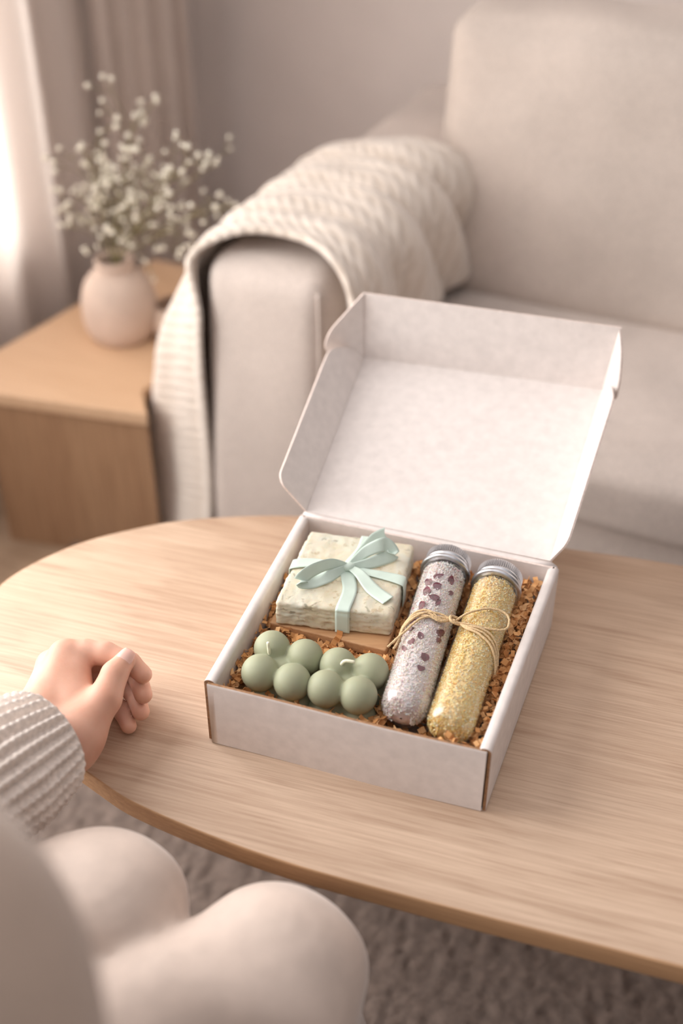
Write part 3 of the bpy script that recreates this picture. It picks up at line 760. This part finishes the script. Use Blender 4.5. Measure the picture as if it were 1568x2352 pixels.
for k, (b0, dv) in enumerate(tubes):
    ax = unit(dv); root = empty('bath_salt_tube', tuple(b0)); tag(root, tl_[k], 'glass tube', 'bath salt tubes')
    gp = [(TR*math.sin(t_), -TR*math.cos(t_)*.8) for t_ in np.linspace(0.02, math.pi/2, 12)]+[(TR, .05), (TR, .10), (TR, .166), (TR+.0008, .1685), (TR+.0012, .1705), (TR+.0004, .1725), (TR-.0022, .1745), (TR-.0028, .178), (TR-.0028, .188)]
    gp = [(r_, h_*LS if h_ > 0 else h_) for r_, h_ in gp]
    MB().lathe(gp, n=56, ax=ax).build('glass_body', M['glass'], root)
    cp = [(TR-.0024, .1765), (TR+.0014, .1766), (TR+.0024, .1778), (TR+.0024, .1806), (TR+.0014, .1818), (TR-.0010, .1826), (TR-.0014, .1846), (TR-.0002, .1860), (TR-.0002, .1880), (TR-.0010, .1892), (TR-.0010, .1980), (TR-.0022, .1996), (TR-.006, .2000), (.0003, .2000)]
    cp = [(r_, h_*LS) for r_, h_ in cp]
    cap = MB().lathe(cp, n=72, ax=ax).build('screw_cap', M['metal'], root, auto=60)
    ref = unit(np.cross(V(0,0,1), ax)); w2 = np.cross(ax, ref)
    m = MB()
    for a in np.linspace(0, 2*math.pi, 64, endpoint=False):
        rr = ref*math.cos(a)+w2*math.sin(a); p = ax*.1938*LS+rr*(TR-.0009)
        m.add([p+ax*s1*.004+np.cross(ax, rr)*s2*.0005+rr*(0 if s2 else .0010) for s1 in (-1, 1) for s2 in (-1, 0, 1)], [(0,1,4,3), (1,2,5,4)])
    kn_ = m.build('knurling', M['metal'], cap, smooth=False)
    # the salt: grains packed against the glass (top surface lower near the neck)
    m = MB(); so_ = tuple(b0+V(0,0,0))
    n_gr = 9500
    Ls = .176*LS if k == 0 else .180*LS
    for i in range(n_gr):
        s = rng.uniform(-TR*.72, Ls); a = rng.uniform(-.6, math.pi+.6)     # upper side that can be seen through the glass
        rmax = (TR-.0018) if s > 0 else max(.001, math.sqrt(max(0, 1-(s/(TR*.8))**2))*(TR-.0018))
        if s > .172*LS: rmax = TR-.0045
        z_ = math.sin(a)*rmax*rng.uniform(.93, 1.0)
        p = ax*s+ref*math.cos(a)*rmax*rng.uniform(.95, 1)+(w2 if w2[2] > 0 else -w2)*z_
        
        rnd_grain(m, p, rng.uniform(.0006, .0013) if k == 0 else rng.uniform(.0006, .0013))
    # core so the heap is solid
    m.lathe([(max(.001, (TR-.0026)*math.sin(t_)), -(TR-.003)*.8*math.cos(t_)) for t_ in np.linspace(.05, math.pi/2, 8)]+[(TR-.0026, Ls-.02), (TR-.006, Ls-.004), (.001, Ls)], n=40, ax=ax)
    so = m.build('bath_salt', M['salt_a'] if k == 0 else M['salt_b'], None, smooth=False, loc=so_)
    tag(so, sl_[k], 'bath salt', None, 'stuff')
    if k == 0:
        for i in range(20):
            s = (.15, .142, .128, .120, .108, .136, .083, .078, .088, .072, .068, .060, .030, .052, .135, .14, .115, .044, .15, .08)[i]; a = math.pi/2+rng.uniform(-.75, .95)
            p = ax*s*LS+(ref*math.cos(a)+w2*math.sin(a)*(1 if w2[2] > 0 else -1))*(TR-.0005)
            nr = unit(p-ax*s); tg = unit(np.cross(nr, rng.normal(size=3))); bt = np.cross(nr, tg)
            L, Wd = rng.uniform(.0026, .0056), rng.uniform(.0020, .0040)
            ring_ = [p+tg*L*math.cos(q)*(1+.2*math.cos(3*q))+bt*Wd*math.sin(q)+nr*(-.0008*math.cos(q)**2) for q in np.linspace(0, 2*math.pi, 12, endpoint=False)]
            mm = MB(); mm.add(ring_+[q-nr*.0004 for q in ring_], [tuple(range(12)), tuple(reversed(range(12, 24)))]+[(j, (j+1) % 12, 12+(j+1) % 12, 12+j) for j in range(12)])
            pe = mm.build('petal', M['petal'], so, smooth=False); pe['label'] = 'dark red dried petal'

# jute twine tied round both tubes
tw = empty('twine_bow'); KN = V(.1010, .8105, .507)
tw.location = tuple(KN); tag(tw, 'jute twine tied in a bow round both glass tubes', 'twine')
def on_tube(k, s, ang, lift=.0012):
    b0, dv = tubes[k]; ax = unit(dv); ref = unit(np.cross(ax, V(0,0,1)))     # ref points to the right
    return b0+ax*s*LS+(ref*math.sin(ang)+V(0,0,1)*math.cos(ang))*(TR+lift)
def cord(pts, name, r=.0011, n=60):
    pa = spline(pts, n)+rng.normal(0, .00012, (n, 3)); MB().tube(pa-KN, r, 7).build(name, M['twine'], tw)
ex = lambda: 0
for j, ds in enumerate((-.0035, 0, .0035)):
    s1, s2 = .094+ds, .103+ds
    cord([on_tube(0, s1-.018-.9*ds, -1.55), on_tube(0, s1-.010-.6*ds, -1.1), on_tube(0, s1-.002, -.55), on_tube(0, s1, 0), on_tube(0, s1-.004-.6*ds, .5, .002), KN+V(-.003, .002, 0), KN+V(.004, -.002, 0), on_tube(1, s2-.008-.6*ds, -.45, .002), on_tube(1, s2-.010, 0), on_tube(1, s2-.014+.5*ds, .6), on_tube(1, s2-.022+.6*ds, 1.1), on_tube(1, s2-.030+.6*ds, 1.6)], 'strand')
cord([KN, KN+V(.014, .006, .006), KN+V(.034, .010, .007), KN+V(.048, .004, .004), KN+V(.046, -.010, .001), KN+V(.032, -.012, .002), KN+V(.014, -.006, .002), KN], 'bow_loop')
cord([KN, KN+V(-.012, .006, .004), KN+V(-.028, .006, .005), KN+V(-.044, -.006, .001), KN+V(-.052, -.020, -.008), KN+V(-.055, -.024, -.010)], 'loose_end')
cord([KN, KN+V(-.012, .003, .003), KN+V(-.030, .000, .004), KN+V(-.046, -.012, -.002), KN+V(-.060, -.022, -.010)], 'loose_end')
m = MB(); m.tube(spline([KN*0+V(.003, .004, .001), V(-.003, .003, .004), V(-.003, -.003, .004), V(.003, -.004, .001), V(.003, 0, -.002), V(-.002, .003, 0), V(0, -.003, .004)], 40), .0014, 8); m.build('knot', M['twine'], tw)

# shredded kraft paper: short folded strips
m = MB()
def blocked(x, y, z):
    p = V(x, y)
    for b0, dv in tubes:
        ax = unit(dv[:2]); q = p-b0[:2]; s = q@ax; l = abs(q[0]*ax[1]-q[1]*ax[0])
        if -.02 < s < .195 and l < TR+.001 and z > .4815+.083*max(0, s)-math.sqrt(max(0, (TR+.002)**2-l*l)): return True
    for k in tops:
        for c_ in tops[k]:
            if np.linalg.norm(p-c_) < BALL+.001 and z > .4635: return True
    if z > .462:
        for Q in (SC, dq):
            Q = Q if Q is dq else [SC[3], SC[2], SC[1], SC[0]]
            if all((Q[(i+1) % 4][0]-Q[i][0])*(y-Q[i][1])-(Q[(i+1) % 4][1]-Q[i][1])*(x-Q[i][0]) > -.0005*.1 for i in range(4)): return True
    return False
cnt = 0
while cnt < 3600:
    lx, ly = rng.uniform(.010, W1-.010), rng.uniform(.006, DB-.010)
    WY = W0+(W1-W0)*ly/DB
    if lx > WY-.012: continue
    wx, wy = BO[0]+cb*lx-sb*ly, BO[1]+sb*lx+cb*ly
    top = .473+.007*noise.noise((lx*40, ly*40, 1))+(.010 if lx > .205 else 0)+(.003 if lx < .03 else 0)
    z = top-abs(rng.normal(0, .009))
    if z < .426 or blocked(wx, wy, z): continue
    cnt += 1
    a = rng.uniform(0, 2*math.pi); tl = rng.normal(0, .5)
    f = V(math.cos(a)*math.cos(tl), math.sin(a)*math.cos(tl), math.sin(tl)); sd = unit(np.cross(f, rng.normal(size=3)*.6+V(0,0,1))); up = np.cross(sd, f)
    wd = rng.uniform(.0017, .0030); p = V(lx, ly, z-.42); rows = []; pz = 1 if rng.random() < .5 else -1
    nseg = int(rng.integers(2, 5))
    for sgm in range(nseg):
        rows.append([p-sd*wd, p+sd*wd]); p = p+f*rng.uniform(.003, .0055)*.9+up*pz*rng.uniform(.001, .0035); pz = -pz
    G = np.array(rows); G[..., 0] = np.clip(G[..., 0], .0105, WY-.0115); G[..., 1] = np.clip(G[..., 1], .002, DB-.005); G[..., 2] = np.clip(G[..., 2], .004, .070)
    m.grid(G)
o = m.build('shredded_paper', M['fill'], None, smooth=False, loc=tuple(BO)); o.rotation_euler = (0, 0, BYAW)
tag(o, 'shredded brown kraft paper filling the gift box', 'shredded paper', None, 'stuff')
s_ = o.modifiers.new('s', 'SOLIDIFY'); s_.thickness = .0004

# ------------------------------------------------------------------ person
per = empty('person', (-.44, .40, 0)); PO = V(-.44, .40, 0)
tag(per, 'seated person in ribbed sweater and pale trousers, left hand resting on the table', 'person')
def shift(mm):
    mm.v = [tuple(np.array(q)-PO) for q in mm.v]; return mm
Wd, Wp = V(-.264, .737, .457), V(-.236, .716, .452)
EL = V(-.418, .505, .50)
F = {
 'index': [(V(-.249,.797,.478), .0126), (V(-.231,.800,.4795), .0118), (V(-.213,.798,.4795), .0110), (V(-.190,.790,.476), .0095), (V(-.1775,.780,.4715), .0083)],
 'middle': [(V(-.264,.800,.463), .0130), (V(-.214,.811,.460), .0108), (V(-.187,.795,.458), .0094), (V(-.1775,.770,.456), .0083)],
 'ring': [(V(-.264,.794,.446), .0125), (V(-.216,.806,.4435), .0102), (V(-.190,.788,.4420), .0090), (V(-.1805,.7645,.4400), .0080)],
 'pinky': [(V(-.254,.784,.4345), .0112), (V(-.218,.790,.4315), .0092), (V(-.200,.775,.4300), .0082), (V(-.1915,.757,.4295), .0072)],
 'thumb': [(V(-.226,.722,.459), .0200), (V(-.2065,.748,.474), .0148), (V(-.2000,.769,.483), .0118), (V(-.1925,.782,.4865), .0092)],
}
palm = [(Wd, F['index'][0][0], .023, .0135), (Wd, F['middle'][0][0], .022, .0140), (Wp, F['ring'][0][0], .022, .0130), (Wp, F['pinky'][0][0], .020, .0120),
        (Wp, F['index'][0][0], .022, .0120), (Wd, Wp, .023, .022), (F['thumb'][0][0], V(-.236,.782,.474), .016, .0120), (Wp, F['thumb'][0][0], .022, .021)]
def handf(P):
    f = None
    for a, b, ra, rb_ in palm:
        s = cone_sd(P, a, b, ra, rb_); f = s if f is None else smin(f, s, .010)
    arm = smin(cone_sd(P, Wd, EL+V(-.005,.005,0), .024, .036), cone_sd(P, Wp, EL+V(.005,-.005,0), .023, .036), .012)
    pal = smin(f, arm, .012); res = pal
    for nm, ch in F.items():
        g = None
        for (a, ra), (b, rb_) in zip(ch[:-1], ch[1:]):
            s = cone_sd(P, a, b, ra, rb_); g = s if g is None else smin(g, s, .003)
        res = np.minimum(res, smin(pal, g, .009 if nm == 'thumb' else .006))
    return np.maximum(res, .4204-P[..., 2]) if True else res
mm = sdf_mesh(handf, (-.33, .65, .412), (-.155, .835, .515), .0013)
# forearm up to the elbow is inside the sleeve: same surface, cut where the sleeve covers it
body = shift(mm).build('body', M['skin'], per)
sm = body.modifiers.new('sm', 'SMOOTH'); sm.iterations = 4; sm.factor = .5
body['label'] = 'bare left hand with curled fingers and thumb on top'
# nails
def nail(tip, prev, up, r, w, l, name='thumb_nail'):
    f = unit(tip-prev); up = unit(up-f*(up@f)); sd = np.cross(f, up); m = MB(); G = []
    for u in np.linspace(-.55, 1, 12):
        row = []
        for v in np.linspace(-1, 1, 11):
            ww = w*(1-.25*max(0, u)**3)*(1-.12*max(0, -u*1.8)**3); ang = v*ww/r
            row.append(tip+f*(u*l)+(sd*math.sin(ang)+up*math.cos(ang))*(r*(1.02-.12*max(0, u)**2))-PO)
        G.append(row)
    m.grid(np.array(G)); o = m.build(name, M['nail'], body); s = o.modifiers.new('s', 'SOLIDIFY'); s.thickness = .0006; s.offset = 0
tp, pv = F['thumb'][3][0], F['thumb'][2][0]
nail(tp, pv, V(.25, -.35, 1), .0092, .0078, .0085)
# cuff: ribbed knit tube
ca = V(-.245, .706, .471); cd_ = unit(V(-.172, -.211, .026)); u1 = unit(np.cross(cd_, V(0,0,1))); u2 = np.cross(u1, cd_)
if u2[2] < 0: u2 = -u2
NS, NA = 90, 480; RIB = 28
def cuff_pt(s, a, off=0):
    rad = .0440+.012*min(1, s/.05)-.0035*max(0, 1-s/.012)**2+.010*max(0, (s-.10)/.08)
    ribs = math.cos(RIB*a+.35*math.sin(s*40)+.6*math.sin(a*3))
    rad += .0034*ribs*min(1, s/.006+.35)+.0009*math.sin(s*900+2.2*math.sin(RIB*a))+off
    rad += .0012*noise.noise((a*4, s*60, 1))
    p = ca+cd_*s+(u1*math.cos(a)*1.0+u2*math.sin(a)*.98)*rad
    nn_ = .292*p[0]+.956*p[1]
    if nn_ > .566 and p[2] < .4225: p[2] = .4225+.0006*ribs
    return p
m = MB()
G = np.array([[cuff_pt(s, a)-PO for a in np.linspace(0, 2*math.pi, NA, endpoint=False)] for s in np.linspace(0, .15, NS)]); m.grid(G, 0, True)
G2 = np.array([[(ca+cd_*s+(u1*math.cos(a)+u2*math.sin(a)*.98)*(.0415-.01*(s/.03)))-PO if (ca+cd_*s+u2*math.sin(a)*.0415)[2] > .424 else (lambda p: V(p[0], p[1], max(p[2], .4235)))(ca+cd_*s+(u1*math.cos(a)+u2*math.sin(a)*.98)*(.0415-.01*(s/.03)))-PO for a in np.linspace(0, 2*math.pi, NA, endpoint=False)] for s in np.linspace(0, .03, 6)])
m.grid(np.concatenate([G[:1], G2]), 0, True)
# sweater: sleeve, shoulders and torso as one surface
SHL, SHR, HIP, CH = V(-.36, .40, .80), V(-.30, .10, .80), V(-.44, .38, .36), V(-.245, .255, .758)
def sweat(P):
    f = cone_sd(P, ca+cd_*.10, EL, .054, .066)
    f = smin(f, cone_sd(P, EL, SHL, .066, .080), .03)
    t_ = cone_sd(P, HIP, V(-.34, .31, .56), .150, .150); t_ = smin(t_, cone_sd(P, V(-.34, .31, .56), CH, .150, .148), .04)
    t_ = smin(t_, cone_sd(P, SHL, SHR, .085, .085), .05)
    return smin(f, t_, .03)
mm = sdf_mesh(sweat, (-.64, -.04, .18), (-.06, .72, .95), .011)
sw = shift(mm).build('sweater', M['sweater'], per)
sm = sw.modifiers.new('sm', 'SMOOTH'); sm.iterations = 6; sm.factor = .5
cf = m.build('cuff', M['cuff'], sw); cf['label'] = 'chunky ribbed cream knit cuff'
# trousers
KR, KL = V(-.046, .512, .416), V(-.182, .560, .430)
HR_, HL_ = V(-.42, .38, .36), V(-.46, .50, .36)
def trou(P):
    r_ = smin(cone_sd(P, HR_, KR, .088, .064), cone_sd(P, KR, V(.0, .49, .03), .058, .054), .035)
    l_ = smin(cone_sd(P, HL_, KL, .092, .060), cone_sd(P, KL, V(-.13, .60, .03), .058, .060), .035)
    h = cone_sd(P, HR_, HL_, .13, .13)
    f = smin(smin(r_, h, .03), smin(l_, h, .05), .004)
    x, y, z = P[..., 0], P[..., 1], P[..., 2]
    fold = .0055*np.sin(38*(x*.8+y*.35)+9*np.sin(6*z))*np.clip((.42-z)/.1, 0, 1)+.003*np.sin(30*x-22*y+14*z)
    sh = np.clip((KR[2]+.01-z)/.08, 0, 1)*np.clip((x+.13)/.05, 0, 1)
    fold = fold+.0048*sh*np.sin(75*x-48*y+1.5*np.sin(14*z))+.0022*np.clip((x+.17)/.05, 0, 1)*np.sin(70*y+38*x+40*z)
    return f+fold
mm = sdf_mesh(trou, (-.66, .18, .0), (.09, .70, .53), .0062)
tr_ = shift(mm).build('trousers', M['trouser'], per)
sm = tr_.modifiers.new('sm', 'SMOOTH'); sm.iterations = 6; sm.factor = .5
s2 = tr_.modifiers.new('sub', 'SUBSURF'); s2.levels = 1; s2.render_levels = 1
# low pouf the person sits on
pf = empty('pouf', (-.47, .42, 0)); tag(pf, 'low round pouf under the seated person', 'pouf')
m = MB(); m.lathe(spline([(.001, 0, 0), (.20, .004, 0), (.245, .06, 0), (.25, .13, 0), (.235, .20, 0), (.17, .232, 0), (.001, .238, 0)], 40)[:, :2].tolist(), n=48); m.build('pouf_body', M['sofa'], pf)

# ------------------------------------------------------------------ light: daylight through the left window
def area(name, loc, rot, sx, sy, power, color):
    L = bpy.data.lights.new(name, 'AREA'); L.shape = 'RECTANGLE'; L.size = sx; L.size_y = sy; L.energy = power; L.color = color
    o = bpy.data.objects.new(name, L); col.objects.link(o); o.location = loc; o.rotation_euler = rot; return o
area('window_daylight', room(-.72, (WD0+WD1)/2, (WZ0+WZ1)/2), (R(90), 0, RY-R(90)), WD1-WD0, WZ1-WZ0, 83, (1, .978, .985))
w = bpy.data.worlds.new('world'); sc.world = w; w.use_nodes = True
wt = w.node_tree; bg = wt.nodes['Background']
tc = wt.nodes.new('ShaderNodeTexCoord'); dp = wt.nodes.new('ShaderNodeVectorMath'); dp.operation = 'DOT_PRODUCT'
dp.inputs[1].default_value = (-.78, .15, .60); wt.links.new(tc.outputs['Generated'], dp.inputs[0])
mr = wt.nodes.new('ShaderNodeMapRange'); mr.interpolation_type = 'SMOOTHSTEP'; wt.links.new(dp.outputs['Value'], mr.inputs[0])
for k_, v_ in enumerate((-.65, 1.0, .05, 1.25)): mr.inputs[k_+1].default_value = v_
wt.links.new(mr.outputs[0], bg.inputs[1]); bg.inputs[0].default_value = (1.0, .950, .950, 1)
sc.cycles.use_denoising = True
sc.cycles.max_bounces = 6; sc.cycles.transparent_max_bounces = 14; sc.cycles.use_adaptive_sampling = True; sc.cycles.adaptive_threshold = .03
sc.cycles.sample_clamp_indirect = 4
